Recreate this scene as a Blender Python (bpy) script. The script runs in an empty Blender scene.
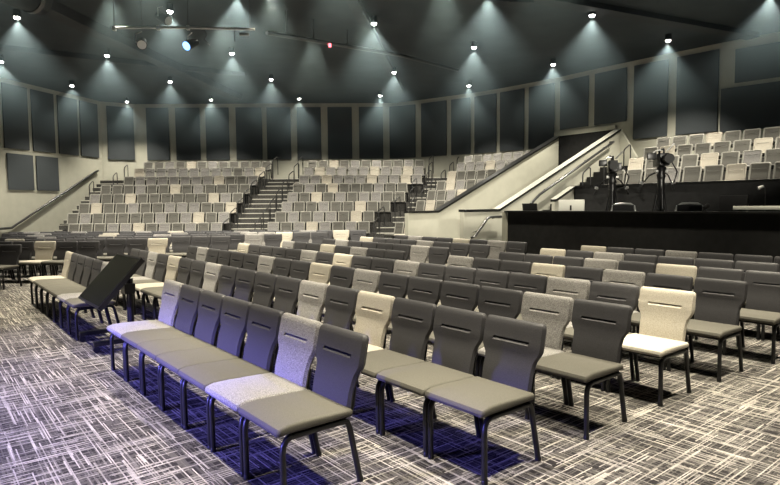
import bpy, bmesh, math, random
from mathutils import Vector, Matrix
random.seed(7)
SC = bpy.context.scene
COL = SC.collection

# ------------------------------------------------------------------ plan axes
TH = 0.8896                       # heading of the near seating block
U = (math.cos(TH), -math.sin(TH))  # along its rows
N = (math.sin(TH), math.cos(TH))   # from its front row to its back row
def W(a, b):
    return (a * U[0] + b * N[0], a * U[1] + b * N[1])

# ------------------------------------------------------------------ materials
def new_mat(name):
    m = bpy.data.materials.new(name); m.use_nodes = True
    return m, m.node_tree, m.node_tree.nodes['Principled BSDF']
def plain(name, col, rough=0.6, metal=0.0, spec=0.5):
    m, t, p = new_mat(name)
    p.inputs['Base Color'].default_value = (*col, 1); p.inputs['Roughness'].default_value = rough
    p.inputs['Metallic'].default_value = metal; p.inputs['Specular IOR Level'].default_value = spec
    return m
def speckled(name, c0, c1, scale, rough=0.9, sheen=0.0, bump=0.0, spec=0.2, lo=0.35, hi=0.65):
    m, t, p = new_mat(name); L = t.links; ns = t.nodes
    tc = ns.new('ShaderNodeTexCoord'); nz = ns.new('ShaderNodeTexNoise')
    nz.inputs['Scale'].default_value = scale; nz.inputs['Detail'].default_value = 3
    rp = ns.new('ShaderNodeValToRGB')
    rp.color_ramp.elements[0].position = lo; rp.color_ramp.elements[1].position = hi
    rp.color_ramp.elements[0].color = (*c0, 1); rp.color_ramp.elements[1].color = (*c1, 1)
    L.new(tc.outputs['Object'], nz.inputs['Vector']); L.new(nz.outputs['Fac'], rp.inputs['Fac'])
    L.new(rp.outputs['Color'], p.inputs['Base Color'])
    p.inputs['Roughness'].default_value = rough; p.inputs['Specular IOR Level'].default_value = spec
    p.inputs['Sheen Weight'].default_value = sheen
    if bump:
        b = ns.new('ShaderNodeBump'); b.inputs['Strength'].default_value = bump; b.inputs['Distance'].default_value = .004
        L.new(nz.outputs['Fac'], b.inputs['Height']); L.new(b.outputs['Normal'], p.inputs['Normal'])
    return m
def emit(name, col, s):
    m, t, p = new_mat(name)
    p.inputs['Base Color'].default_value = (*col, 1)
    p.inputs['Emission Color'].default_value = (*col, 1); p.inputs['Emission Strength'].default_value = s
    return m

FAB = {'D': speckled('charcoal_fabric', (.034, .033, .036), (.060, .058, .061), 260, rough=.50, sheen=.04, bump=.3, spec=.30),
       'G': speckled('grey_fabric', (.11, .105, .10), (.34, .325, .31), 170, sheen=.2, bump=.3),
       'B': speckled('cream_fabric', (.33, .30, .245), (.52, .48, .41), 190, sheen=.1, bump=.3)}
FAB['M'] = speckled('lit_grey_fabric', (.095, .091, .080), (.150, .144, .128), 200, rough=.8, bump=.3)  # charcoal lightened so its colour holds the stronger light on the raised seats
SEATD = speckled('charcoal_seat_lit', (.085, .080, .067), (.125, .118, .100), 240, rough=.7, bump=.15, spec=.2)  # charcoal seat fabric, lightened: overhead light on the seats put into its colour
BLACKM = plain('black_metal', (.007, .007, .0075), .36, 0, .4)
STEEL = plain('dark_steel', (.10, .10, .10), .3, .8)
RAILM = plain('polished_rail', (.34, .34, .32), .25, .9)
WALLM = speckled('beige_wall_paint', (.43, .42, .35), (.46, .45, .375), 3, rough=.8)
PANELM = speckled('panel_fabric', (.062, .070, .076), (.078, .088, .095), 90, rough=.95)
CEILM = speckled('black_ceiling', (.040, .048, .054), (.052, .062, .069), 1.2, rough=.85)
BEAMM = speckled('dark_beam', (.045, .050, .054), (.058, .063, .068), 2, rough=.8)
BOOTHM = speckled('black_booth_paint', (.016, .016, .016), (.021, .021, .021), 8, rough=.6)
CAPM = plain('black_cap', (.010, .010, .010), .3)
CAPTOP = plain('pale_cap_top', (.34, .33, .29), .45)
RUBBER = plain('black_rubber', (.008, .008, .008), .6)
PLAST = plain('black_plastic', (.014, .014, .015), .35)
GLOSS = plain('black_screen_glass', (.006, .007, .007), .08, 0, .6)
WHITE = plain('white_plastic', (.72, .72, .66), .35)
SILVER = plain('brushed_silver', (.62, .62, .60), .3, .7)
LENS = emit('lamp_glow', (1, .98, .92), 40)
BLUEL = emit('blue_lamp_glow', (.25, .5, 1), 3)
REDL = emit('red_indicator', (1, .12, .15), 6)
NOSE = plain('stair_nosing', (.55, .53, .46), .5)

def carpet_mat(name, dark, light, amount):
    m, t, p = new_mat(name); L = t.links; ns = t.nodes
    geo = ns.new('ShaderNodeNewGeometry')
    rot = ns.new('ShaderNodeMapping'); rot.vector_type = 'POINT'
    rot.inputs['Rotation'].default_value = (0, 0, TH)
    L.new(geo.outputs['Position'], rot.inputs['Vector'])
    sep = ns.new('ShaderNodeSeparateXYZ'); L.new(rot.outputs['Vector'], sep.inputs[0])
    def op(kind, a, b=None, clamp=False):
        q = ns.new('ShaderNodeMath'); q.operation = kind; q.use_clamp = clamp
        for k, v in enumerate((a, b)):
            if v is None: continue
            if isinstance(v, (int, float)): q.inputs[k].default_value = v
            else: L.new(v, q.inputs[k])
        return q.outputs[0]
    def streak(sx, sy, seed, lo, hi):
        mp = ns.new('ShaderNodeMapping'); mp.inputs['Scale'].default_value = (sx, sy, 1); mp.inputs['Location'].default_value = (seed, seed * 1.7, seed)
        nz = ns.new('ShaderNodeTexNoise'); nz.inputs['Scale'].default_value = 1; nz.inputs['Detail'].default_value = 1.2
        mr = ns.new('ShaderNodeMapRange'); mr.inputs['From Min'].default_value = lo; mr.inputs['From Max'].default_value = hi
        L.new(rot.outputs['Vector'], mp.inputs['Vector']); L.new(mp.outputs['Vector'], nz.inputs['Vector']); L.new(nz.outputs['Fac'], mr.inputs['Value'])
        return mr.outputs['Result']
    def dashes(along, across, lanes, seg, seed, thr):
        lane = op('FLOOR', op('MULTIPLY', across, lanes))
        w1 = ns.new('ShaderNodeTexWhiteNoise'); w1.noise_dimensions = '2D'
        c1 = ns.new('ShaderNodeCombineXYZ'); L.new(lane, c1.inputs[0]); c1.inputs[1].default_value = seed; L.new(c1.outputs[0], w1.inputs['Vector'])
        sg = op('FLOOR', op('ADD', op('MULTIPLY', along, seg), op('MULTIPLY', w1.outputs['Value'], 13.0)))
        c2 = ns.new('ShaderNodeCombineXYZ'); L.new(lane, c2.inputs[0]); L.new(sg, c2.inputs[1]); c2.inputs[2].default_value = seed
        w2 = ns.new('ShaderNodeTexWhiteNoise'); w2.noise_dimensions = '3D'; L.new(c2.outputs[0], w2.inputs['Vector'])
        mr = ns.new('ShaderNodeMapRange'); mr.inputs['From Min'].default_value = thr; mr.inputs['From Max'].default_value = min(1, thr + .12)
        L.new(w2.outputs['Value'], mr.inputs['Value']); return mr.outputs['Result']
    X, Y = sep.outputs[0], sep.outputs[1]
    patch = streak(3.3, 3.3, 50, .38, .62)
    inv = op('SUBTRACT', 1.0, op('MULTIPLY', patch, .5)); pa = op('ADD', op('MULTIPLY', patch, .5), .5)
    A = op('MAXIMUM', dashes(X, Y, 128, 2.4, 1.5, .80), dashes(X, Y, 90, 4.0, 7.5, .91))
    B = op('MAXIMUM', dashes(Y, X, 128, 2.4, 3.5, .80), dashes(Y, X, 90, 4.0, 9.5, .91))
    S = op('MAXIMUM', op('MULTIPLY', A, pa), op('MULTIPLY', B, inv))
    S = op('MULTIPLY', S, streak(70, 70, 77, .05, .50))
    S = op('MAXIMUM', S, op('MULTIPLY', op('MAXIMUM', dashes(X, Y, 120, 5, 11.5, .62), dashes(Y, X, 120, 5, 15.5, .62)), .13))
    class cl: outputs = [op('MULTIPLY', S, amount, True)]
    fine = streak(110, 110, 5, .3, .7)
    base = ns.new('ShaderNodeMixRGB'); base.inputs['Color1'].default_value = (*[c * .7 for c in dark], 1); base.inputs['Color2'].default_value = (*[c * 1.5 for c in dark], 1)
    L.new(fine, base.inputs['Fac'])
    mix = ns.new('ShaderNodeMixRGB'); mix.inputs['Color2'].default_value = (*light, 1)
    L.new(cl.outputs[0], mix.inputs['Fac']); L.new(base.outputs['Color'], mix.inputs['Color1'])
    L.new(mix.outputs['Color'], p.inputs['Base Color'])
    p.inputs['Roughness'].default_value = .95; p.inputs['Specular IOR Level'].default_value = .1
    bp = ns.new('ShaderNodeBump'); bp.inputs['Strength'].default_value = .3; bp.inputs['Distance'].default_value = .004
    L.new(fine, bp.inputs['Height']); L.new(bp.outputs['Normal'], p.inputs['Normal'])
    return m
CARPET = carpet_mat('hatched_carpet', (.022, .020, .020), (.50, .465, .42), .9)
STEPM = speckled('dark_step_carpet', (.035, .035, .034), (.12, .115, .105), 60, rough=.95)

# ------------------------------------------------------------------ mesh builder
class MB:
    def __init__(s): s.v = []; s.f = []; s.mi = []
    def add(s, vs, fs, mi=0):
        o = len(s.v); s.v += [tuple(v) for v in vs]
        for f in fs: s.f.append(tuple(o + i for i in f)); s.mi.append(mi)
        return s
    def box(s, x0, x1, y0, y1, z0, z1, M=None, mi=0, bev=0.0):
        if bev:
            bm = bmesh.new(); bmesh.ops.create_cube(bm, size=1)
            for v in bm.verts:
                v.co = Vector(((x0 + x1) / 2 + v.co.x * (x1 - x0), (y0 + y1) / 2 + v.co.y * (y1 - y0), (z0 + z1) / 2 + v.co.z * (z1 - z0)))
            bmesh.ops.bevel(bm, geom=list(bm.edges), offset=bev, segments=2, affect='EDGES', profile=.6)
            vs = [v.co.copy() for v in bm.verts]; bm.verts.index_update(); fs = [[v.index for v in f.verts] for f in bm.faces]; bm.free()
        else:
            vs = [Vector(q) for q in ((x0, y0, z0), (x1, y0, z0), (x1, y1, z0), (x0, y1, z0), (x0, y0, z1), (x1, y0, z1), (x1, y1, z1), (x0, y1, z1))]
            fs = [(0, 3, 2, 1), (4, 5, 6, 7), (0, 1, 5, 4), (1, 2, 6, 5), (2, 3, 7, 6), (3, 0, 4, 7)]
        if M: vs = [M @ v for v in vs]
        return s.add(vs, fs, mi)
    def tube(s, pts, r, n=8, mi=0, M=None):
        pts = [Vector(p) for p in pts]; rings = []
        ref = None
        for i, p in enumerate(pts):
            t = (pts[min(i + 1, len(pts) - 1)] - pts[max(i - 1, 0)]).normalized()
            if ref is None: ref = Vector((1, 0, 0)) if abs(t.x) < .9 else Vector((0, 1, 0))
            a = (ref - t * ref.dot(t)).normalized(); b = t.cross(a); ref = a
            rr = r[i] if isinstance(r, (list, tuple)) else r
            rings.append([p + (a * math.cos(k * 2 * math.pi / n) + b * math.sin(k * 2 * math.pi / n)) * rr for k in range(n)])
        vs = [v for R in rings for v in R]; fs = []
        for i in range(len(rings) - 1):
            for k in range(n):
                fs.append((i * n + k, i * n + (k + 1) % n, (i + 1) * n + (k + 1) % n, (i + 1) * n + k))
        fs.append(tuple(reversed(range(n)))); fs.append(tuple(range((len(rings) - 1) * n, len(rings) * n)))
        if M: vs = [M @ v for v in vs]
        return s.add(vs, fs, mi)
    def lathe(s, prof, n=16, mi=0, M=None):
        vs = []; fs = []
        for r, z in prof:
            vs += [Vector((r * math.cos(k * 2 * math.pi / n), r * math.sin(k * 2 * math.pi / n), z)) for k in range(n)]
        for i in range(len(prof) - 1):
            for k in range(n):
                fs.append((i * n + k, i * n + (k + 1) % n, (i + 1) * n + (k + 1) % n, (i + 1) * n + k))
        fs.append(tuple(reversed(range(n)))); fs.append(tuple(range((len(prof) - 1) * n, len(prof) * n)))
        if M: vs = [M @ v for v in vs]
        return s.add(vs, fs, mi)
    def prism(s, base, ext, mi=0):
        """closed polygon of 3-D points swept along the vector ext"""
        n = len(base); e = Vector(ext); vs = [Vector(p) for p in base] + [Vector(p) + e for p in base]
        fs = [tuple(reversed(range(n))), tuple(range(n, 2 * n))]
        for k in range(n): fs.append((k, (k + 1) % n, n + (k + 1) % n, n + k))
        return s.add(vs, fs, mi)
    def loft(s, rings, mi=0, caps=True):
        n = len(rings[0]); vs = [v for R in rings for v in R]; fs = []
        for i in range(len(rings) - 1):
            for k in range(n):
                fs.append((i * n + k, i * n + (k + 1) % n, (i + 1) * n + (k + 1) % n, (i + 1) * n + k))
        if caps:
            fs.append(tuple(reversed(range(n)))); fs.append(tuple(range((len(rings) - 1) * n, len(rings) * n)))
        return s.add(vs, fs, mi)
    def mesh(s, name, mats, smooth=None):
        me = bpy.data.meshes.new(name); me.from_pydata(s.v, [], s.f); me.validate()
        for m in (mats if isinstance(mats, (list, tuple)) else [mats]): me.materials.append(m)
        for p, k in zip(me.polygons, s.mi): p.material_index = k
        bm = bmesh.new(); bm.from_mesh(me); bmesh.ops.recalc_face_normals(bm, faces=bm.faces); bm.to_mesh(me); bm.free()
        if smooth:
            me.polygons.foreach_set('use_smooth', [True] * len(me.polygons))
            me.set_sharp_from_angle(angle=math.radians(smooth))
        return me
    def build(s, name, mats, parent=None, smooth=None, loc=None, rz=0):
        return link(name, s.mesh(name, mats, smooth), parent, loc, rz)
def link(name, data, parent=None, loc=None, rz=0):
    o = bpy.data.objects.new(name, data); COL.objects.link(o)
    if parent: o.parent = parent
    if loc: o.location = loc
    if rz: o.rotation_euler = (0, 0, rz)
    return o
def tag(o, label, cat, group=None):
    o['label'] = label; o['category'] = cat
    if group: o['group'] = group
    return o
def thing(name, label, cat, loc, rz=0, group=None):
    return tag(link(name, None, None, loc, rz), label, cat, group)
def struct(o):
    o['kind'] = 'structure'; return o
def RT(x, y, z, rz=0):
    return Matrix.Translation((x, y, z)) @ Matrix.Rotation(rz, 4, 'Z')
ORD = 'first second third fourth fifth sixth seventh eighth ninth tenth eleventh twelfth thirteenth fourteenth fifteenth sixteenth seventeenth eighteenth nineteenth twentieth twenty-first twenty-second twenty-third'.split()

# ------------------------------------------------------------------ room shell
PL = [(-18.0, -2.0), (-15.75, 20.0), (-13.85, 28.45), (-12.55, 29.3), (0.4, 29.6), (4.3, 26.75), (6.7, 24.1), (8.35, 21.75), (10.6, 18.95), (15.0, 14.2), (18.0, -2.0)]
ZC = 6.66
def wall(name, A, B, z1=ZC, m=WALLM, t=.2):
    d = Vector((B[0] - A[0], B[1] - A[1], 0)).normalized(); o = Vector((-d.y, d.x, 0)) * t
    base = [Vector((A[0], A[1], -.05)), Vector((B[0], B[1], -.05)), Vector((B[0], B[1], 0)) + o + Vector((0, 0, -.05)), Vector((A[0], A[1], 0)) + o + Vector((0, 0, -.05))]
    return struct(MB().prism(base, (0, 0, z1 + .05)).build(name, m))
for nm, i in zip(['wall_left_front', 'wall_left', 'wall_left_corner', 'wall_back', 'wall_back_right', 'wall_right_far', 'wall_right_middle', 'wall_right', 'wall_right_near', 'wall_right_front'], range(10)):
    wall(nm, PL[i], PL[i + 1])
wall('wall_stage', (18, -2), (6, -7), m=BOOTHM); wall('wall_stage_back', (6, -7), (-6, -7), m=BOOTHM); wall('wall_stage_left', (-6, -7), (-18, -2), m=BOOTHM)
foot = [Vector((x, y, -.06)) for x, y in PL] + [Vector((6, -7, -.06)), Vector((-6, -7, -.06))]
struct(MB().prism(foot, (0, 0, .06)).build('floor', CARPET))
struct(MB().prism([v + Vector((0, 0, ZC + .06)) for v in foot], (0, 0, .1)).build('ceiling', CEILM))

# ------------------------------------------------------------------ chairs
def make_seat():
    prof = [(.03, .408), (-.020, .402), (-.040, .408), (-.047, .426), (-.036, .448), (.015, .463), (.12, .464), (.30, .458), (.44, .452), (.456, .440), (.456, .415), (.44, .410), (.2, .408)]
    cy, cz = .2, .435; rings = []
    for x, k in ((-.2505, .12), (-.2495, .5), (-.245, .80), (-.232, 1), (.232, 1), (.245, .80), (.2495, .5), (.2505, .12)):
        rings.append([Vector((x, cy + (y - cy) * (1 - (1 - k) * .22), cz + (z - cz) * k)) for y, z in prof])
    return MB().loft(rings)
ZS = [.425, .47, .53, .585, .63, .665, .69, .722, .745, .79, .83, .853, .864, .868]
def back_w(z): return interp(z, [(.425, .202), (.585, .207), (.63, .214), (.665, .236), (.69, .2475), (.83, .2475), (.853, .244), (.864, .234), (.868, .222)])
def back_y(z): return interp(z, [(.425, .432), (.53, .452), (.63, .486), (.70, .502), (.80, .522), (.868, .537)])
def back_t(z): return interp(z, [(.425, .040), (.60, .046), (.70, .052), (.83, .050), (.853, .044), (.864, .030), (.868, .014)])
def interp(x, P):
    for (a, b), (c, d) in zip(P, P[1:]):
        if x <= c: return b + (d - b) * max(0, (x - a)) / (c - a)
    return P[-1][1]
def make_back(square=False):
    rings = []
    for z in ZS:
        w, y, t = (.192 if square else back_w(z)), back_y(z), back_t(z); f = y + (0.05 - t) / 2; e = .013
        rings.append([Vector(q) for q in ((-w, f + t / 2, z), (-w + e, f, z), (-.148, f, z), (.148, f, z), (w - e, f, z), (w, f + t / 2, z), (w - e, f + t, z), (-w + e, f + t, z))])
    m = MB().loft(rings)
    # the narrow hand slot: cut the front face between rows 7 and 8 and sink a pocket
    i = 7; n = 8
    hole = tuple(sorted((i * n + 2, i * n + 3, (i + 1) * n + 3, (i + 1) * n + 2)))
    keep = [k for k, f in enumerate(m.f) if tuple(sorted(f)) != hole]
    m.f = [m.f[k] for k in keep]; m.mi = [m.mi[k] for k in keep]
    for j in (i * n + 2, i * n + 3):
        x_, y_, z_ = m.v[j]; m.v[j] = (x_, y_ - .007, z_)
    q = [Vector(m.v[j]) for j in (i * n + 2, i * n + 3, (i + 1) * n + 3, (i + 1) * n + 2)]
    d = [v + Vector((0, .030 if v.z < .73 else .022, .002)) for v in q]; d[0].z += .014; d[1].z += .014
    o = len(m.v); m.v += [tuple(v) for v in d]
    idx = [i * n + 2, i * n + 3, (i + 1) * n + 3, (i + 1) * n + 2]
    for k in range(4):
        m.f.append((idx[k], idx[(k + 1) % 4], o + (k + 1) % 4, o + k)); m.mi.append(0)
    m.f.append((o, o + 1, o + 2, o + 3)); m.mi.append(0)
    return m
def make_border():
    P = [(-.203, .43), (-.205, .60), (-.205, .818), (-.198, .840), (-.180, .848), (.180, .848), (.198, .840), (.205, .818), (.205, .60), (.203, .43)]
    return MB().tube([(x, back_y(z) + .014, z) for x, z in P], .022, 8)
XL = .229; TR = .0185
def leg_front(sx):
    x = sx * XL
    m = MB().tube([(x, 0, .0), (x, -.004, .30), (x, .002, .345), (x, .020, .375), (x, .05, .388)], TR)
    return m.lathe([(.0205, 0), (.0205, .022), (.019, .026)], 8, 0, RT(x, 0, 0))
def leg_rear(sx):
    x = sx * XL
    m = MB().tube([(x, .395, .388), (x, .418, .378), (x, .434, .345), (x, .508, .0)], TR)
    return m.lathe([(.0205, 0), (.0205, .022), (.019, .026)], 8, 0, RT(x, .506, 0))
def make_frame():
    m = MB()
    for s in (-1, 1):
        m.tube([(s * XL, .05, .388), (s * XL, .40, .388)], TR)
        m.tube([(s * .19, .40, .385), (s * .19, .47, .40), (s * .19, .487, .45), (s * .19, .505, .56)], .012, 6)
    m.tube([(-XL, .07, .378), (XL, .07, .378)], .012, 6); m.tube([(-XL, .39, .378), (XL, .39, .378)], .012, 6)
    return m
CH = {}
for c in 'DGBM':
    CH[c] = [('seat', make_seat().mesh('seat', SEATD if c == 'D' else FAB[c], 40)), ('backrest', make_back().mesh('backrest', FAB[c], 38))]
LEGS = [('leg', leg_front(-1).mesh('leg', BLACKM, 60)), ('leg', leg_front(1).mesh('leg', BLACKM, 60)),
        ('leg', leg_rear(-1).mesh('leg', BLACKM, 60)), ('leg', leg_rear(1).mesh('leg', BLACKM, 60))]
FRAME = ('seat_frame', make_frame().mesh('seat_frame', BLACKM, 60))
PIPE = speckled('pale_grey_border_fabric', (.26, .25, .22), (.38, .37, .33), 200, rough=.8)
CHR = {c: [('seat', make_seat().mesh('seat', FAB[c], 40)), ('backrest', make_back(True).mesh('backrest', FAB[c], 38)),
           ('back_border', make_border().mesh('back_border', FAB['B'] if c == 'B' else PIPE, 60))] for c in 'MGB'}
CNAME = {'D': 'charcoal', 'G': 'pale grey', 'B': 'cream', 'M': 'grey'}
def place_chair(c, x, y, z, rz, label, group, level=2, kit=None):
    t = thing('padded_chair', label, 'chair', (x, y, z), rz, group)
    for nm, me in (kit or CH)[c]: link(nm, me, t)
    if level >= 1: link(FRAME[0], FRAME[1], t)
    if level >= 2:
        for nm, me in LEGS: link(nm, me, t)
    return t
far = []                           # chairs beyond the three hundred largest: gathered into one object
count = 0
PITCH = .508
# near block: eight straight rows; side aisle splits rows five to eight
ROWB = [1.475 + 1.035 * k for k in range(8)]
NEAR = [
    (1, [(-7.91, 'BDDDDGD', 'left'), (-2.74, 'GDDDDGD', 'right')]),
    (2, [(-2.235, 'DDGDBDDGDDDDGDBDDD', '')]),
    (3, [(-2.225, 'DGDDDDGDDBDGDDDDGD', '')]),
    (4, [(-2.215, 'BDDDDGDBDDGDDDDGDB', '')]),
    (5, [(-7.24, 'GDDBDGDD', 'left'), (-2.18, 'GDDBDGDD', 'right')]),
    (6, [(-7.26, 'DGDDDDGD', 'left'), (-2.08, 'DDDGDBDD', 'right')]),
    (7, [(-7.24, 'BDDDGDDD', 'left'), (-2.06, 'BDGDDDDD', 'right')]),
    (8, [(-7.20, 'DGDDBDGD', 'left'), (-1.95, 'BDDGDDDG', 'right')])]
BIGROW = ['front', 'second', 'third', 'fourth', 'fifth', 'sixth', 'seventh', 'rearmost']
for k, segs in NEAR:
    for end, cols, side in segs:
        n = len(cols); pt = .5035 if n == 18 else PITCH
        for i, c in enumerate(cols):
            a = end + .02 - (n - i - .5) * pt
            j = n - i
            if k == 1 and side == 'left': lab = f'{CNAME[c]} chair {ORD[i]} from far end of the short row left of the tilted screen'
            elif k == 1: lab = f'{CNAME[c]} chair {ORD[j-1]} from the right end of the nearest front row'
            elif side == '': lab = f'{CNAME[c]} chair {ORD[j-1]} from the right end of the long {BIGROW[k-1]} row'
            elif side == 'right': lab = f'{CNAME[c]} chair {ORD[j-1]} from right end of the {BIGROW[k-1]} row, below the black booth'
            else: lab = f'{CNAME[c]} chair {ORD[i]} from left end of the {BIGROW[k-1]} row, left of side aisle'
            x, y = W(a, ROWB[k - 1]); place_chair(c, x, y, 0, -TH, lab, 'chairs in the near floor block'); count += 1
# middle block, beyond the diagonal aisle, facing the room's front
T2 = .06
M2 = [(-7.62, 12.10, 'D'), (-6.50, 13.10, 'DDBDD'), (-5.28, 13.92, 'BDDDDDDB'), (-4.02, 14.78, 'DDGDDDDDDDDD'),
      (-2.87, 15.62, 'DGDDDBDDGDDDDGD'), (-1.74, 16.55, 'DDGDDDBDDDGDDDGGBDD'), (-.70, 17.5, 'DGDDGDDDGDBDDDGDDDGDBD')]
for k, (xe, yt, cols) in enumerate(M2):
    n = len(cols)
    for i, c in enumerate(cols):
        d = (n - i - .5) * PITCH
        x = xe - d * math.cos(T2); y = yt + d * math.sin(T2)
        x -= math.sin(T2) * .558; y -= math.cos(T2) * .558
        lab = ('charcoal chair alone at the left edge, in front of the cream one' if k == 0 else
               f'{CNAME[c]} chair {ORD[n-i-1]} from right end of {ORD[k]} row in the left rear floor block')
        place_chair(c, x, y, 0, -T2, lab, 'chairs in the left rear floor block', 2 if k < 4 else 1); count += 1
# raised block right of the sloped wall, above the booth
ROW4 = [(15.30, 1.66, 'MMMGMMBMM'), (16.42, 2.045, 'BMMMBMGM'), (17.54, 2.43, 'MBMMMMBM'), (18.66, 2.815, 'MMMBMMMM')]
for k, (bt, z, cols) in enumerate(ROW4):
    for i, c in enumerate(cols):
        a = (-9.0, -9.06, -9.2, -9.36)[k] + (i + .5) * PITCH; x, y = W(a, bt - .558)
        place_chair(c, x, y, z, -TH, f'{CNAME[c]} chair {ORD[i]} from left end of {ORD[k]} row raised above the black booth',
                    'chairs raised above the black booth', 1, CHR); count += 1
# stepped blocks at the rear
LRX = [-6.55, -6.45, -6.34, -6.24, -6.10, -5.90, -5.72, -5.58]
CLX = [-4.83, -4.66, -4.52, -4.39, -4.27, -4.10, -3.98, -3.90]
LCOL = ['DDDGDBDGDDDD', 'DGDDDDDGDDBDG', 'DBDDGDDDDGDDB', 'GDDBDDDDDDBDD', 'DDDGDDBDGDDDD', 'DGGGDGGDBDDG', 'BGGGGDGGGDGB', 'DDGDBDGDDDDD']
CCOL = ['GDDBDDGD', 'DGDDGDBD', 'GDDGDDBDD', 'GDBDGDGDDD', 'DDDBDDDGDD', 'GGBGGGBGGBG', 'GBGGGGBGGBG', 'DDBDGDDDDGD']
def rz_floor(k): return .10 + .40 * k if k < 7 else 2.85
def ry_front(k): return 22.37 + .71 * k
CRX = [CLX[k] + len(CCOL[k]) * PITCH for k in range(8)]
LLX = [LRX[k] - len(LCOL[k]) * PITCH for k in range(8)]
rear = []
for k in range(8):
    for i, c in enumerate(LCOL[k]):
        rear.append((k, c, LLX[k] + (i + .5) * PITCH, ry_front(k) + .072, rz_floor(k), 0,
                     f'{CNAME[c]} chair {ORD[len(LCOL[k])-i-1]} from right end of {ORD[k]} stepped row, left of rear stairs', 'chairs on the left rear steps'))
    for i, c in enumerate(CCOL[k]):
        rear.append((k, c, CLX[k] + (i + .5) * PITCH, ry_front(k) + .072, rz_floor(k), 0,
                     f'{CNAME[c]} chair {ORD[i]} from left end of {ORD[k]} stepped row in middle rear block', 'chairs on the middle rear steps'))
# far right stepped block, turned forty-five degrees, cut off by the far sloped wall
T3 = math.radians(46)
S3 = [(.20, 21.6), (.62, 22.25), (1.05, 22.9), (1.52, 23.5), (1.95, 24.1), (2.45, 24.7), (2.90, 25.25), (3.32, 26.0)]
C3 = ['DBDD', 'DGDDG', 'DBDDGD', 'DDGBDDG', 'DBDDGDD', 'BDDDDGD', 'GGGBGGD', 'DDGGDDG']
N3 = []
for k, (x0, y0) in enumerate(S3):
    u3 = (math.cos(T3), -math.sin(T3)); n3 = (math.sin(T3), math.cos(T3))
    a0 = x0 * U[0] + y0 * U[1]
    room = (-14.25 - a0) / (u3[0] * U[0] + u3[1] * U[1])
    n = min(len(C3[k]), int(room / PITCH)); N3.append((n, max(room, 1)))
    for i, c in enumerate(C3[k][:n]):
        d = (i + .5) * PITCH
        rear.append((k + 4, c, x0 + u3[0] * d - n3[0] * .558, y0 + u3[1] * d - n3[1] * .558, rz_floor(k), -T3,
                     f'{CNAME[c]} chair {ORD[i]} from left in {ORD[k]} row behind the far sloped wall', 'chairs behind the far sloped wall'))
rear.sort(key=lambda r: r[0])
for q, r in enumerate(rear):      # charcoal turned lighter grey: the stronger light on the steps put into colour
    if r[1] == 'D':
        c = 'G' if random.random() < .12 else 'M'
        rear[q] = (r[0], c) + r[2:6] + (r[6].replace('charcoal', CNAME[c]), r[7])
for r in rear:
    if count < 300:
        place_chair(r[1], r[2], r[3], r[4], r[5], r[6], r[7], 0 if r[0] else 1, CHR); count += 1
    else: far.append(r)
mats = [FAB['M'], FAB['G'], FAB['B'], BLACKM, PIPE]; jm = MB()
for r in far:
    M = RT(r[2], r[3], r[4], r[5])
    ci = 'MGB'.index(r[1]); K = CHR[r[1]]
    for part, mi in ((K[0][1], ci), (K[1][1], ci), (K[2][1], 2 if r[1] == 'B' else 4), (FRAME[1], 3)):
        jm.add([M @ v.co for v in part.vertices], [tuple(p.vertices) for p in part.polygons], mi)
    for s in (-XL, XL):
        jm.tube([M @ Vector((s, 0, 0)), M @ Vector((s, 0, .38))], TR, 5, 3); jm.tube([M @ Vector((s, .508, 0)), M @ Vector((s, .41, .38))], TR, 5, 3)
jo = jm.build('padded_chairs', mats, None, 38); jo['kind'] = 'stuff'
tag(jo, 'remaining grey and cream chairs filling the upper stepped rows at the rear', 'chairs')

# ------------------------------------------------------------------ stepped floors and stairs at the rear
def steps_block(name, X0, X1, last_depth):
    m = MB()
    for k in range(8):
        y1 = ry_front(k + 1) if k < 7 else ry_front(k) + last_depth
        m.box(X0[k], X1[k], ry_front(k), y1, 0, rz_floor(k))
    return struct(m.build(name, STEPM))
steps_block('floor_left_risers', [x - .06 for x in LLX], [x + .06 for x in LRX], .95)
steps_block('floor_middle_risers', [x - .06 for x in CLX], [x + .06 for x in CRX], 1.0)
def stair(name, X0, X1, k0=0):
    m = MB()
    for k in range(k0, 8):
        zn = rz_floor(k + 1) if k < 7 else rz_floor(7)
        ya, yb, yc = ry_front(k), ry_front(k) + .355, ry_front(k) + (.71 if k < 7 else .9)
        m.box(X0[k], X1[k], ya, yb, 0, rz_floor(k)); m.box(X0[k], X1[k], yb, yc, 0, (rz_floor(k) + zn) / 2)
        m.box(X0[k], X1[k], ya - .012, ya + .03, rz_floor(k) - .03, rz_floor(k) + .006, None, 1)
        if k < 7: m.box(X0[k], X1[k], yb - .012, yb + .03, (rz_floor(k) + zn) / 2 - .03, (rz_floor(k) + zn) / 2 + .006, None, 1)
    return struct(m.build(name, [STEPM, NOSE]))
stair('stairs_left_wall', [-13.45] * 8, [x - .07 for x in LLX])
stair('stairs_middle', [x + .07 for x in LRX], [x - .07 for x in CLX])
X3 = [S3[k][0] + .25 for k in range(8)]
stair('stairs_right', [x + .07 for x in CRX], [max(X3[k], CRX[k] + .5) for k in range(8)])
m = MB()
for k, (x0, y0) in enumerate(S3):
    M = RT(x0, y0, 0, -T3); n, room = N3[k]
    m.box(-.12, room, -.66, .12 if k < 7 else .5, 0, rz_floor(k) - .002, M)
struct(m.build('floor_right_risers', STEPM))

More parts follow.
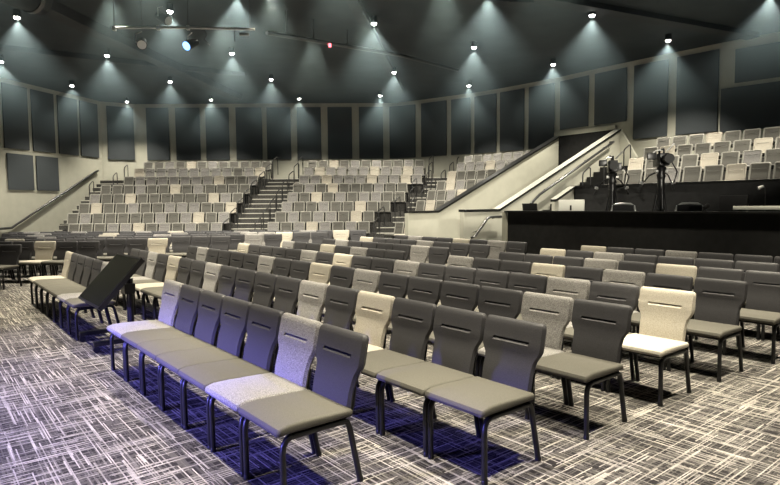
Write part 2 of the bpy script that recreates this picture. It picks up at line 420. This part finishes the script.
# U-shaped guard rails at the row ends
RAILS = MB()
def u_rail():
    return MB().tube([(0, 0, 0), (0, 0, .80), (0, .03, .86), (0, .08, .90), (0, .30, 1.02), (0, .36, 1.02), (0, .385, .97), (0, .385, .20)], .021, 6)
URM = u_rail().mesh('aisle_handrail', STEEL, 50)
def rail(x, y, z, lab, grp, rz=0):
    tag(link('aisle_handrail', URM, None, (x, y, z), rz), lab, 'handrail', grp)
for k in range(8):
    o = ORD[k]
    rail(LRX[k] + .16, ry_front(k) + .05, rz_floor(k), f'metal handrail at the {o} step row, left edge of the middle stairs', 'handrails along the middle rear stairs', -.45)
    rail(CLX[k] - .34, ry_front(k) + .05, rz_floor(k), f'metal handrail at the {o} step row, right edge of the middle stairs', 'handrails along the middle rear stairs', -.45)
    rail(CRX[k] + .16, ry_front(k) + .05, rz_floor(k), f'metal handrail at the {o} step row, left edge of the right stairs', 'handrails along the right rear stairs', -.6)
    if k >= 2:
        rail(max(X3[k], CRX[k] + .5) - .42, ry_front(k) + .05, rz_floor(k), f'metal handrail at the {o} step row, right edge of the right stairs', 'handrails along the right rear stairs', -.6)
    if k >= 4 and k < 7:
        rail(LLX[k] - .2, ry_front(k) + .05, rz_floor(k), f'metal handrail at the {o} step row, beside the left wall', 'handrails near the left wall')

# ------------------------------------------------------------------ sloped walls of the ramp
def sloped_wall(name, a, prof, t=.16, m=WALLM):
    """prof: (b, z) top line; wall runs from the floor"""
    b0, b1 = prof[0][0], prof[-1][0]
    pts = [(b0, 0)] + prof + [(b1, 0)]
    base = [Vector((*W(a - t, b), z)) for b, z in pts]
    e = Vector((*W(t, 0), 0))
    return struct(MB().prism(base, e).build(name, m))
def cap(name, a, prof, t=.16, over=.05, th=.07, top=None):
    m = MB()
    for (b0, z0), (b1, z1) in zip(prof, prof[1:]):
        q = [Vector((*W(a - t - over, b0), z0)), Vector((*W(a + over, b0), z0)), Vector((*W(a + over, b1), z1)), Vector((*W(a - t - over, b1), z1))]
        up = [v + Vector((0, 0, th)) for v in q]
        m.add(q + up, [(0, 3, 2, 1), (0, 1, 5, 4), (1, 2, 6, 5), (2, 3, 7, 6), (3, 0, 4, 7)], 0); m.add(up, [(0, 1, 2, 3)], 1)
    return struct(m.build(name, [CAPM, top or CAPTOP]))
PA = [(12.05, 1.34), (13.35, 1.34), (19.95, 4.20)]
PB = [(11.66, 1.40), (13.09, 1.40), (19.61, 4.17)]
sloped_wall('wall_ramp_far', -13.95, PA); cap('trim_1', -13.95, PA, top=STEEL)
sloped_wall('wall_ramp_near', -11.16, PB); cap('trim_2', -11.16, PB)
# end wall of the ramp and the dark opening behind it
base = [Vector((*W(-11.16, 19.6), 0)), Vector((*W(-11.16, 19.6), 4.24)), Vector((*W(-10.52, 19.6), 3.2)), Vector((*W(-10.52, 19.6), 0))]
struct(MB().prism(base, (N[0] * .12, N[1] * .12, 0)).build('wall_ramp_end', WALLM))
def on_wall(A, B, z0, z1, t, name, mat, off=.012, bev=0):
    d = Vector((B[0] - A[0], B[1] - A[1], 0)); L = d.length; d.normalize(); nrm = Vector((d.y, -d.x, 0))
    ang = math.atan2(d.y, d.x); o = Vector((A[0], A[1], 0)) + nrm * off
    return MB().box(0, L, -t, 0, z0, z1, RT(o.x, o.y, 0, ang), 0, bev).build(name, mat, None, 30 if bev else None)
struct(on_wall((6.82, 23.9), (8.3, 21.8), 2.4, 4.30, .03, 'door_1', BOOTHM))
struct(on_wall((6.76, 24.0), (8.36, 21.72), 4.30, 4.46, .08, 'trim_3', WALLM))
# stair climbing beside the near sloped wall
m = MB()
for j in range(17):
    b0 = 12.3 + j * .40; z = min(.177 * (j + 1), 2.85)
    m.box(-11.12, -9.72, b0, b0 + .40, 0, z, Matrix(((U[0], N[0], 0, 0), (U[1], N[1], 0, 0), (0, 0, 1, 0), (0, 0, 0, 1))))
struct(m.build('stairs_booth', BOOTHM))
UN = Matrix(((U[0], N[0], 0, 0), (U[1], N[1], 0, 0), (0, 0, 1, 0), (0, 0, 0, 1)))
m = MB()
PS = [(13.64, 1.66), (14.56, 2.04)]
sloped_wall('wall_stair_side', -9.64, PS, .1); cap('trim_4', -9.64, PS, .1, .04)

# handrails on the walls
def wall_rail(name, pts, r, lab, brackets=(), grp=None):
    o = MB().tube(pts, r, 8).build(name, STEEL, None, 50); tag(o, lab, 'handrail', grp)
    for p, q in brackets:
        MB().tube([p, q], .012, 6).build('bracket', STEEL, o)
    return o
def A3(a, b, z): return (*W(a, b), z)
wall_rail('wall_handrail', [A3(-10.94, 11.72, .70), A3(-10.94, 11.86, .74), A3(-10.94, 12.36, 1.21), A3(-10.94, 12.48, 1.25), A3(-10.94, 13.1, 1.25)], .036,
          'short bent metal handrail low on the wall left of the black booth', [(A3(-11.15, 12.0, .84), A3(-10.94, 12.0, .87)), (A3(-11.15, 12.8, 1.2), A3(-10.94, 12.8, 1.24))])
wall_rail('wall_handrail', [A3(-10.94, 14.30, 1.60), A3(-10.94, 14.40, 1.68), A3(-10.94, 14.70, 1.88), A3(-10.94, 18.72, 3.66), A3(-10.94, 18.82, 3.70), A3(-11.1, 18.86, 3.70)], .042,
          'long metal handrail climbing the near sloped beige wall', [(A3(-11.15, b, 1.88 + (b - 14.7) * .443 - .06), A3(-10.94, b, 1.88 + (b - 14.7) * .443 - .01)) for b in (15.2, 16.3, 17.4, 18.5)])
def LW(s, off, z):
    d = Vector((1.9, 8.45, 0)).normalized(); p = Vector((-15.75, 20, 0)) + d * s + Vector((d.y, -d.x, 0)) * off; p.z = z; return p
wall_rail('wall_handrail', [LW(2.5, .12, .80), LW(3.2, .12, .82), LW(8.05, .12, 3.28), LW(8.2, .12, 3.32), LW(8.24, .02, 3.32)], .05,
          'long metal handrail climbing the left side wall', [(LW(s, .0, .82 + (s - 3.2) * .507 - .07), LW(s, .12, .82 + (s - 3.2) * .507 - .02)) for s in (4.0, 5.2, 6.4, 7.6)])

# ------------------------------------------------------------------ acoustic panels
PAN = [((-15.06, 23.06), (-14.8, 24.22), 3.95, 6.47), ((-14.76, 24.42), (-14.5, 25.58), 3.95, 6.47), ((-14.45, 25.78), (-14.2, 26.91), 3.95, 6.47), ((-14.16, 27.06), (-13.91, 28.19), 3.95, 6.47),
       ((-15.04, 23.14), (-14.77, 24.37), 2.32, 3.76), ((-14.73, 24.52), (-14.47, 25.67), 2.32, 3.76),
       ((-13.63, 28.59), (-12.62, 29.25), 3.9, 6.47), ((-12.0, 29.31), (-10.9, 29.34), 3.9, 6.47), ((-10.57, 29.35), (-9.37, 29.37), 3.9, 6.47), ((-9.09, 29.38), (-7.94, 29.41), 3.9, 6.47),
       ((-7.6, 29.41), (-6.31, 29.44), 3.9, 6.47), ((-6.08, 29.45), (-4.89, 29.48), 3.9, 6.47), ((-4.58, 29.48), (-3.39, 29.51), 3.9, 6.47), ((-3.06, 29.52), (-1.85, 29.55), 3.9, 6.47),
       ((-1.5, 29.56), (-0.3, 29.58), 3.9, 6.47), ((0.05, 29.59), (1.31, 28.94), 3.9, 6.47), ((1.59, 28.73), (2.73, 27.89), 3.9, 6.47), ((2.94, 27.74), (3.76, 27.14), 3.9, 6.47),
       ((3.93, 27.02), (4.78, 26.22), 3.9, 6.47), ((4.92, 26.07), (5.76, 25.14), 3.9, 6.47), ((5.92, 24.96), (6.74, 24.04), 3.9, 6.47), ((6.91, 23.81), (7.67, 22.71), 4.55, 6.47),
       ((7.83, 22.49), (8.61, 21.42), 4.55, 6.47), ((8.78, 21.21), (9.55, 20.26), 3.88, 6.47), ((9.73, 20.03), (10.56, 19.0), 3.88, 6.47),
       ((10.61, 18.94), (13.2, 16.14), 3.83, 5.2), ((10.87, 18.65), (13.2, 16.14), 5.32, 6.36)]
for i, (A, B, z0, z1) in enumerate(PAN):
    if i < 4: lab = f'tall dark acoustic panel, {ORD[i]} from the left edge on the left side wall'
    elif i < 6: lab = 'short dark acoustic panel ' + ('at the left edge, ' if i == 4 else 'nearer the corner, ') + 'under the tall ones on the left wall'
    elif i < 21: lab = f'tall dark acoustic panel, {ORD[i-6]} from the left corner along the rear wall'
    elif i < 23: lab = ('left' if i == 21 else 'right') + ' of two shortened dark panels above the end of the sloped walls'
    elif i < 25: lab = ('narrower' if i == 23 else 'broader') + ' tall dark panel above the raised right seats, ' + ('left' if i == 23 else 'right') + ' of the pair'
    else: lab = ('lower' if i == 25 else 'upper') + ' wide dark panel at the right edge of the wall'
    tag(on_wall(A, B, z0, z1, .05, 'acoustic_panel', PANELM, .02, .012), lab, 'acoustic panel', 'dark acoustic panels')

# ------------------------------------------------------------------ booth and raised block on the right
UNM = lambda a, b, z=0, r=0: UN @ RT(a, b, z, r)
struct(MB().box(-8.10, 2.0, 9.80, 9.95, 0, 1.44, UN).build('wall_booth', BOOTHM))
struct(MB().box(-8.16, 2.0, 9.75, 10.02, 1.44, 1.475, UN).build('trim_5', CAPM))
struct(MB().box(-8.24, -8.10, 9.78, 9.97, 0, 1.44, UN).build('trim_6', WALLM))
struct(MB().box(-8.10, 2.0, 9.95, 14.5, 0, .50, UN).build('floor_booth', STEPM))
struct(MB().box(-9.70, 2.0, 14.55, 14.70, 0, 2.06, UN).build('wall_raised_front', BOOTHM))
struct(MB().box(-9.74, 2.0, 14.52, 14.73, 2.06, 2.11, UN).build('trim_7', CAPM))
m = MB()
for k, (bt, z, cols) in enumerate(ROW4):
    b0 = 14.7 if k == 0 else bt - .72; b1 = ROW4[k + 1][0] - .72 if k < 3 else bt + .45
    m.box(-9.42, -3.6, b0, b1, 0, z, UN)
    m.box(-9.7, -9.42, b0, b1, 0, z - .05, UN)
struct(m.build('floor_raised_block', STEPM))
for k, (bt, z) in enumerate([(15.1, 1.61), (16.2, 1.995), (17.3, 2.38)]):
    x, y = W(-9.53, bt - .3); rail(x, y, z, f'metal handrail {ORD[k]} up the steps left of the raised seats', 'handrails left of the raised seats', -TH)

# desk run inside the booth and what stands on it
t = thing('desk', 'long black desk standing behind the black booth wall', 'desk', (*W(-5.0, 10.55), .5), -TH)
MB().box(-2.9, 1.1, -.42, .30, .70, .74, None, 0, .006).build('desktop', PLAST, t)
for x in (-2.8, -.9, 1.0):
    MB().box(x - .03, x + .03, -.35, .25, 0, .70).build('leg', PLAST, t)
zd = 1.24
t = thing('computer', 'white desktop computer seen from the back at the booth left end', 'computer', (*W(-7.05, 10.55), zd), -TH)
MB().box(-.30, .30, -.02, .02, .06, .455, None, 0, .012).build('screen_housing', WHITE, t, 30)
MB().prism([(-.09, -.03, 0), (.09, -.03, 0), (.06, .06, .10), (-.06, .06, .10)], (0, .01, .02)).build('stand', SILVER, t)
MB().box(-.02, .02, -.024, -.019, .24, .34).build('cable_port', PLAST, t)
t = thing('laptop', 'black laptop open on the left end of the booth', 'laptop', (*W(-7.82, 10.25), zd), -TH)
MB().box(-.19, .19, -.02, .24, 0, .02, None, 0, .004).build('keyboard_base', PLAST, t)
MB().prism([(-.19, -.03, .02), (.19, -.03, .02), (.19, -.09, .385), (-.19, -.09, .385)], (0, .012, 0)).build('screen', PLAST, t)
t = thing('computer_monitor', 'black monitor facing away on the booth near its right end', 'monitor', (*W(-3.98, 10.6), zd), -TH)
MB().box(-.22, .22, -.025, .025, .13, .495, None, 0, .012).build('screen', PLAST, t, 30)
MB().box(-.03, .03, -.02, .03, .02, .16).build('stand', PLAST, t); MB().box(-.12, .12, -.08, .10, 0, .02).build('base', PLAST, t)
t = thing('desk_microphone', 'small black microphone left of the black booth monitor', 'microphone', (*W(-4.42, 10.45), zd), -TH)
MB().lathe([(.06, 0), (.06, .02), (.012, .025)], 12).build('base', PLAST, t); MB().tube([(0, 0, .02), (0, 0, .20), (.05, -.02, .29)], .01, 6).build('neck', PLAST, t)
MB().tube([(.04, -.02, .28), (.12, -.03, .345)], [.03, .035], 8).build('capsule', PLAST, t)
t = thing('gooseneck_lamp', 'thin gooseneck lamp rising behind the booth right end', 'lamp', (*W(-3.52, 10.62), zd), -TH)
MB().lathe([(.05, 0), (.05, .02), (.01, .03)], 12).build('base', PLAST, t); MB().tube([(0, 0, .02), (0, 0, .5), (.0, -.02, .60), (-.03, -.05, .64)], .006, 6).build('neck', STEEL, t)
MB().tube([(-.02, -.04, .635), (-.08, -.09, .60)], [.022, .03], 8).build('lamp_head', SILVER, t)
t = thing('table', 'white topped standing table at the right end of the booth', 'table', (*W(-3.0, 10.25), .5), -TH)
MB().box(-.80, 1.2, -.16, .10, 1.0, 1.06, None, 0, .008).build('tabletop', WHITE, t, 30)
for x in (-.72, 1.1): MB().box(x - .03, x + .03, -.12, .06, 0, 1.0).build('leg', PLAST, t)
def office_chair(a, b, lab):
    t = thing('office_chair', lab, 'chair', (*W(a, b), .5), -TH + .2, 'office chairs in the booth')
    MB().tube([(-.24, 0, .56), (-.245, .03, .95), (-.22, .04, 1.055), (-.14, .045, 1.10), (0, .046, 1.108), (.14, .045, 1.10), (.22, .04, 1.055), (.245, .03, .95), (.24, 0, .56)], .02, 8).build('back_frame', SILVER, t, 60)
    MB().box(-.22, .22, .015, .045, .58, 1.08, None, 0, .012).build('backrest', PLAST, t, 30)
    MB().box(-.25, .25, -.50, .0, .45, .52, None, 0, .025).build('seat', PLAST, t, 30)
    MB().tube([(0, -.24, .06), (0, -.24, .46)], .03, 10).build('column', BLACKM, t)
    b = MB()
    for k in range(5):
        q = k * 2 * math.pi / 5; b.tube([(0, -.24, .09), (.3 * math.cos(q), -.24 + .3 * math.sin(q), .05)], [.03, .02], 6); b.lathe([(.02, 0), (.03, .02), (.03, .04), (.02, .055)], 8, 0, RT(.3 * math.cos(q), -.24 + .3 * math.sin(q), 0))
    b.build('star_base', BLACKM, t)
office_chair(-6.45, 11.5, 'grey rimmed office chair behind the booth below the left camera')
office_chair(-5.1, 11.5, 'grey rimmed office chair behind the booth right of both cameras')

def video_camera(a, b, zhead, rz, lab):
    t = thing('video_camera', lab, 'camera', (*W(a, b), .5), rz, 'tripod cameras in the booth')
    h = zhead - .5
    MB().tube([(0, 0, .35), (0, 0, h - .62)], .075, 12).build('column', BLACKM, t, 50)
    for k in range(3):
        q = k * 2 * math.pi / 3 + .5
        MB().tube([(.05 * math.cos(q), .05 * math.sin(q), h - .80), (.30 * math.cos(q), .30 * math.sin(q), 0)], [.035, .022], 8).build('leg', BLACKM, t, 50)
    MB().lathe([(.075, h - .64), (.095, h - .58), (.07, h - .50), (.09, h - .44), (.10, h - .40), (.06, h - .36)], 14).build('pan_head', BLACKM, t, 40)
    MB().tube([(-.13, 0, h - .47), (.13, 0, h - .47)], .035, 10).build('tilt_knob', SILVER, t, 40)
    for s in (-1, 1):
        hb = MB().tube([(s * .07, .03, h - .48), (s * .20, .16, h - .56), (s * .33, .28, h - .76)], .014, 6).build('pan_handle', BLACKM, t)
        MB().tube([(s * .32, .27, h - .74), (s * .37, .32, h - .86)], .028, 8).build('grip', RUBBER, hb)
        MB().tube([(s * .30, .25, h - .72), (s * .36, .22, h - .70)], .03, 8).build('zoom_control', SILVER, hb)
    bd = MB().box(-.10, .10, -.22, .26, h - .36, h - .10, None, 0, .02).build('camera_body', PLAST, t, 30)
    MB().lathe([(.065, 0), (.07, .06), (.085, .16), (.10, .20), (.10, .27)], 14, 0, Matrix.Translation((0, -.22, h - .23)) @ Matrix.Rotation(math.pi / 2, 4, 'X')).build('lens', RUBBER, bd, 40)
    MB().tube([(0, -.14, h - .10), (0, -.12, h - .01), (0, .12, h - .01), (0, .14, h - .10)], .02, 6).build('top_handle', PLAST, bd)
    MB().box(-.30, -.12, -.06, .02, h - .22, h - .08, None, 0, .01).build('viewfinder', PLAST, bd, 30)
    MB().tube([(-.21, -.02, h - .10), (-.12, -.02, h - .03), (0, -.02, h - .02)], .012, 6).build('viewfinder_arm', SILVER, bd)
    MB().tube([(.06, -.10, h - .06), (.20, -.16, h + .10)], .018, 8).build('microphone', SILVER, bd)
    MB().box(.10, .20, .05, .22, h - .32, h - .14, None, 0, .01).build('battery', PLAST, bd, 30)
    MB().tube([(.10, .18, h - .28), (.26, .16, h - .25), (.36, .1, h - .48), (.28, .05, h - .70), (.10, .02, h - .76)], .016, 6).build('cable', RUBBER, bd, 60)
video_camera(-7.25, 12.45, 2.68, -.30, 'left of two black video cameras standing on tripods in the booth')
video_camera(-6.12, 12.45, 2.76, -.12, 'right of two black video cameras standing on tripods in the booth')

# ------------------------------------------------------------------ tilted screen on its rolling stand
t = thing('screen_stand', 'large black tilted screen on a wheeled stand between the front rows', 'screen', (*W(-7.385, 1.76), 0), -TH)
def tilt_pt(x, s, d): # s: 0 bottom edge .. 1 top edge ; d: depth behind the glass
    y0, z0, y1, z1 = -.27, .535, .20, 1.055
    L = math.hypot(y1 - y0, z1 - z0); ny, nz = (z1 - z0) / L, -(y1 - y0) / L
    return Vector((x, y0 + (y1 - y0) * s + ny * d, z0 + (z1 - z0) * s + nz * d))
def slab(x0, x1, s0, s1, d0, d1):
    P = [tilt_pt(x, s, d) for d in (d0, d1) for x, s in ((x0, s0), (x1, s0), (x1, s1), (x0, s1))]
    return MB().add(P, [(0, 1, 2, 3), (7, 6, 5, 4), (0, 4, 5, 1), (1, 5, 6, 2), (2, 6, 7, 3), (3, 7, 4, 0)])
slab(-.485, .51, 0, 1, 0, .055).build('casing', PLAST, t); slab(-.465, .49, .035, .965, -.003, .004).build('glass', GLOSS, t)
slab(-.16, .16, .35, .65, .056, .10).build('mount_plate', BLACKM, t)
for x in (-.045, .045):
    MB().tube([(x, .20, .10), (x, .20, .78)], .028, 10).build('pole', BLACKM, t, 50)
MB().box(-.09, .09, .12, .24, .60, .72).build('tilt_bracket', BLACKM, t)
for x in (-.42, .28):
    f = MB().box(x - .04, x + .04, -.28, .45, .075, .125, None, 0, .008).build('foot', BLACKM, t, 30)
    for y in (-.25, .42):
        MB().tube([(x - .018, y, .037), (x + .018, y, .037)], .036, 12).build('caster', RUBBER, f, 40)
MB().box(-.44, .30, .16, .24, .08, .12).build('crossbar', BLACKM, t)

# ------------------------------------------------------------------ lamps, beams and rigging under the ceiling
LAMPS = [(-9.47, 15.28), (-12.87, 19.81), (-12.67, 23.78), (-9.03, 19.14), (-8.52, 23.18), (-5.43, 14.92), (-12.13, 27.49), (-8.14, 27.16), (-4.99, 19.02), (-4.54, 22.96), (-4.10, 27.09), (-0.38, 16.03), (0.20, 21.93), (-0.39, 26.51), (2.66, 18.54), (3.30, 24.44), (5.28, 15.50), (5.77, 20.88), (8.40, 17.93), (-3.47, 13.75), (2.32, 13.9), (8.92, 14.0)]
HLAB = ['high at the left edge beside the diagonal beam', 'at the far left edge over the side wall', 'over the left side wall, above its third and fourth panels', 'under the beam between left wall and rear wall', 'above the left rear stepped seats, second row of lamps',
        'on the black drop pole by the lighting batten', 'nearest the left rear corner, close to the wall', 'close to the rear wall above the left stepped seats', 'right of the lighting batten, above the middle stairs', 'second row of lamps above the middle rear stairs',
        'close to the rear wall above the middle stairs', 'right of the long pipe, near its hanging rods', 'in the second row above the middle stepped seats', 'close to the rear wall above the middle block right half', 'right of the pipe end, over the right stairs',
        'close to the rear wall above the right stepped seats', 'at the top, right of the ceiling beam', 'over the far sloped wall', 'over the near sloped wall and raised seats', 'at the top edge above the batten', 'at the top edge right of the middle', 'at the top edge near the right side']
canm = MB().lathe([(.05, .21), (.085, .19), (.095, .03), (.09, .015), (.08, .015), (.075, .05), (.02, .06)], 16).mesh('downlight', BLACKM, 40)
lensm = MB().lathe([(.012, -.035), (.035, -.030), (.055, -.015), (.068, .010), (.07, .03)], 16).mesh('lamp_lens', LENS, 60)
SPOTP = 1000; HAZE = .017
for i, (x, y) in enumerate(LAMPS):
    o = tag(link('downlight', canm, None, (x, y, 6.45)), 'small glowing ceiling downlight ' + HLAB[i], 'lamp', 'ceiling downlights')
    link('lamp_lens', lensm, o)
def spot(x, y, z, power, ang=88, blend=.5, col=(1, .92, .72), tgt=None, r=.10):
    l = bpy.data.lights.new('spot', 'SPOT'); l.energy = power; l.spot_size = math.radians(ang); l.spot_blend = blend; l.color = col; l.shadow_soft_size = r
    o = bpy.data.objects.new('spot', l); COL.objects.link(o); o.location = (x, y, z)
    if tgt: o.rotation_euler = (Vector(tgt) - Vector((x, y, z))).to_track_quat('-Z', 'Y').to_euler()
    return o
for x, y in LAMPS: spot(x, y, 6.38, SPOTP * (1.5 if y < 22 else 1.1), 98, .75, (1, .945, .80), tgt=(x, y + (1.0 if y < 22 else .2), 0), r=.03)
# more of the same downlights over the floor seats, above the top of the frame
for a in (-14.2, -11.6, -9.0, -6.4, -3.8, -1.2):
    for b, k in ((-1.6, .3), (1.0, 1.45), (3.6, 1.9), (6.2, 1.9), (8.8, 1.4)):
        x, y = W(a, b)
        spot(x, y, 6.38, SPOTP * k, 58, .6, r=.12)
# stage wash: blue-violet fixture at the stage, aimed at the front row
for a in (-5.9, -3.95):
    sx, sy = W(a, -4.0)
    spot(sx, sy, 1.35, 2800, 86, .2, (.20, .18, 1.0), (*W(a + .1, -1.2), 0), .12).scale = (1, .41, 1)
# added fill spots, no fixture behind them, brightening the rear seats from out of frame
for x, tx in ((-5.0, -9.0), (0.0, -1.0), (4.0, 5.0)):
    spot(x, -3.5, 3.7, 9000, 32, .5, (1, .94, .80), (tx, 25, 1.7), .15).scale = (1, .30, 1)
# ceiling beams
def beam(name, A, B, w, z0, z1, mat=BEAMM):
    d = Vector((B[0] - A[0], B[1] - A[1], 0)); ang = math.atan2(d.y, d.x)
    return struct(MB().box(0, d.length, -w / 2, w / 2, z0, z1, RT(A[0], A[1], 0, ang)).build(name, mat))
beam('trim_8', (-8.9, 10), (-6.9, 27), .45, 6.40, ZC - .005); beam('trim_9', (-14, 17.3), (-5.5, 22.6), .22, 6.50, ZC - .005)
beam('trim_10', (1.0, 13.3), (11.0, 18.0), .4, 6.52, ZC - .005); beam('trim_11', (-1.5, 9), (0.5, 26), .3, 6.5, ZC - .005)
beam('trim_12', (-6.5, 13.2), (3.5, 14.6), .3, 6.45, ZC - .005)
t = thing('air_duct', 'dark round air duct end at the upper left of the ceiling', 'air duct', (-8.75, 10.6, 6.28))
MB().tube([(0, 0, 0), (.95, 2.9, 0)], .34, 20).build('duct', BEAMM, t, 40)
MB().tube([(.86, 2.62, 0), (.89, 2.72, 0)], .365, 20).build('collar', STEEL, t, 40)
# lighting batten with its fixtures
t = thing('lighting_batten', 'silver horizontal lighting pipe hung below the ceiling at upper left', 'lighting pipe', (-4.45, 13, 5.48))
MB().tube([(-1.55, 0, .03), (0, .0, .02), (1.55, 0, -.03)], .028, 8).build('pipe', SILVER, t, 50)
for x in (-1.5, -.9, .1, 1.45): MB().tube([(x, 0, .02), (x, 0, 1.17)], .008, 6).build('hanger_rod', STEEL, t)
for x in (-1.5, -.55, .1): MB().box(x - .03, x + .03, -.04, .04, -.03, .06).build('clamp', SILVER, t)
MB().tube([(.42, .02, 0), (.50, .02, -.12), (.44, .02, -.22), (.55, .02, -.36)], .008, 5).build('cable', STEEL, t, 60)
MB().tube([(1.10, .02, 0), (1.10, .02, -.28)], .008, 5).build('cable', STEEL, t)
MB().box(1.22, 1.42, -.03, .03, -.16, -.11).build('cable_box', SILVER, t)
def fixture(x, z, lab, face, grp='stage fixtures on the batten', mat=BLACKM, lens=SILVER):
    t = thing('hanging_stage_light', lab, 'stage light', (-4.45 + x, 13, 5.45 + z), face, grp)
    MB().tube([(0, 0, .0), (-.13, 0, -.06), (-.13, 0, -.24)], .012, 6).build('yoke', SILVER, t)
    MB().tube([(0, .12, -.18), (0, -.02, -.24), (0, -.16, -.32)], [.08, .10, .11], 12).build('housing', mat, t, 50)
    MB().tube([(0, -.16, -.32), (0, -.17, -.326)], [.095, .095], 12).build('lens', lens, t)
fixture(-.9, -.03, 'black stage light hanging under the left half of the batten', .3)
fixture(.18, -.06, 'stage light with a blue lens hanging under the batten', -.5, lens=BLUEL)
fixture(-.45, .50, 'black stage light mounted above the batten by the drop pole', 1.2)
# long pipe across the ceiling
t = thing('ceiling_pipe', 'long grey pipe hung on rods below the middle ceiling', 'pipe', (-3.05, 15, 5.95))
MB().tube([(0, 0, 0), (3.4, 4, .42), (5.6, 7, .60)], .055, 8).build('pipe', STEEL, t, 60)
for s in (.12, .30, .55): MB().tube([(3.4 * s, 4 * s, .42 * s), (3.4 * s, 4 * s, .70)], .018, 6).build('hanger_rod', STEEL, t)
MB().box(-.035, .035, -.05, .05, -.10, -.02, RT(1.42, 1.62, .17)).build('indicator_lamp', REDL, t)
x, y = LAMPS[5]
tag(MB().box(-.06, .06, -.06, .06, 6.655, 6.66).build('drop_pole', BLACKM, None, None, (x, y, 0)), 'short black drop pole holding a downlight above the batten', 'pole')

# ------------------------------------------------------------------ haze in the air
w = bpy.data.worlds.new('hall_air'); SC.world = w; w.use_nodes = True
nt = w.node_tree; bg = nt.nodes['Background']; bg.inputs['Color'].default_value = (0, 0, 0, 1); bg.inputs['Strength'].default_value = 0
vs = nt.nodes.new('ShaderNodeVolumeScatter'); vs.inputs['Color'].default_value = (.64, .88, 1, 1); vs.inputs['Density'].default_value = .012; vs.inputs['Anisotropy'].default_value = .1
ge = nt.nodes.new('ShaderNodeNewGeometry'); sz = nt.nodes.new('ShaderNodeSeparateXYZ'); mr = nt.nodes.new('ShaderNodeMapRange')
mr.interpolation_type = 'SMOOTHSTEP'
for k, v in (('From Min', 3.9), ('From Max', 6.3), ('To Min', 0.0), ('To Max', HAZE)): mr.inputs[k].default_value = v
nt.links.new(ge.outputs['Position'], sz.inputs[0]); nt.links.new(sz.outputs[2], mr.inputs['Value']); nt.links.new(mr.outputs['Result'], vs.inputs['Density'])
w.cycles.volume_sampling = 'EQUIANGULAR'; w.cycles.volume_step_size = .5; w.cycles.homogeneous_volume = False
nt.links.new(vs.outputs['Volume'], nt.nodes['World Output'].inputs['Volume'])

# ------------------------------------------------------------------ camera and view
p, r = -.0659, .0083
ex, up, fw = Vector((1, 0, 0)), Vector((0, -math.sin(p), math.cos(p))), Vector((0, math.cos(p), math.sin(p)))
right = ex * math.cos(r) - up * math.sin(r); upv = ex * math.sin(r) + up * math.cos(r)
cam = bpy.data.cameras.new('camera'); co = bpy.data.objects.new('camera', cam); COL.objects.link(co)
cam.sensor_width = 36; cam.sensor_fit = 'HORIZONTAL'; cam.lens = 585.3 / 780 * 36; cam.clip_end = 200
mt = Matrix((right, upv, -fw)).transposed().to_4x4(); mt.translation = (0, 0, 1.64); co.matrix_world = mt
SC.camera = co
SC.view_settings.view_transform = 'Standard'; SC.view_settings.look = 'None'; SC.view_settings.gamma = 1; SC.view_settings.exposure = 0
SC.view_settings.use_curve_mapping = False
SC.cycles.use_denoising = True; SC.cycles.volume_bounces = 0; SC.cycles.max_bounces = 6; SC.cycles.diffuse_bounces = 4; SC.cycles.sample_clamp_indirect = 6
SC.cycles.use_light_tree = True
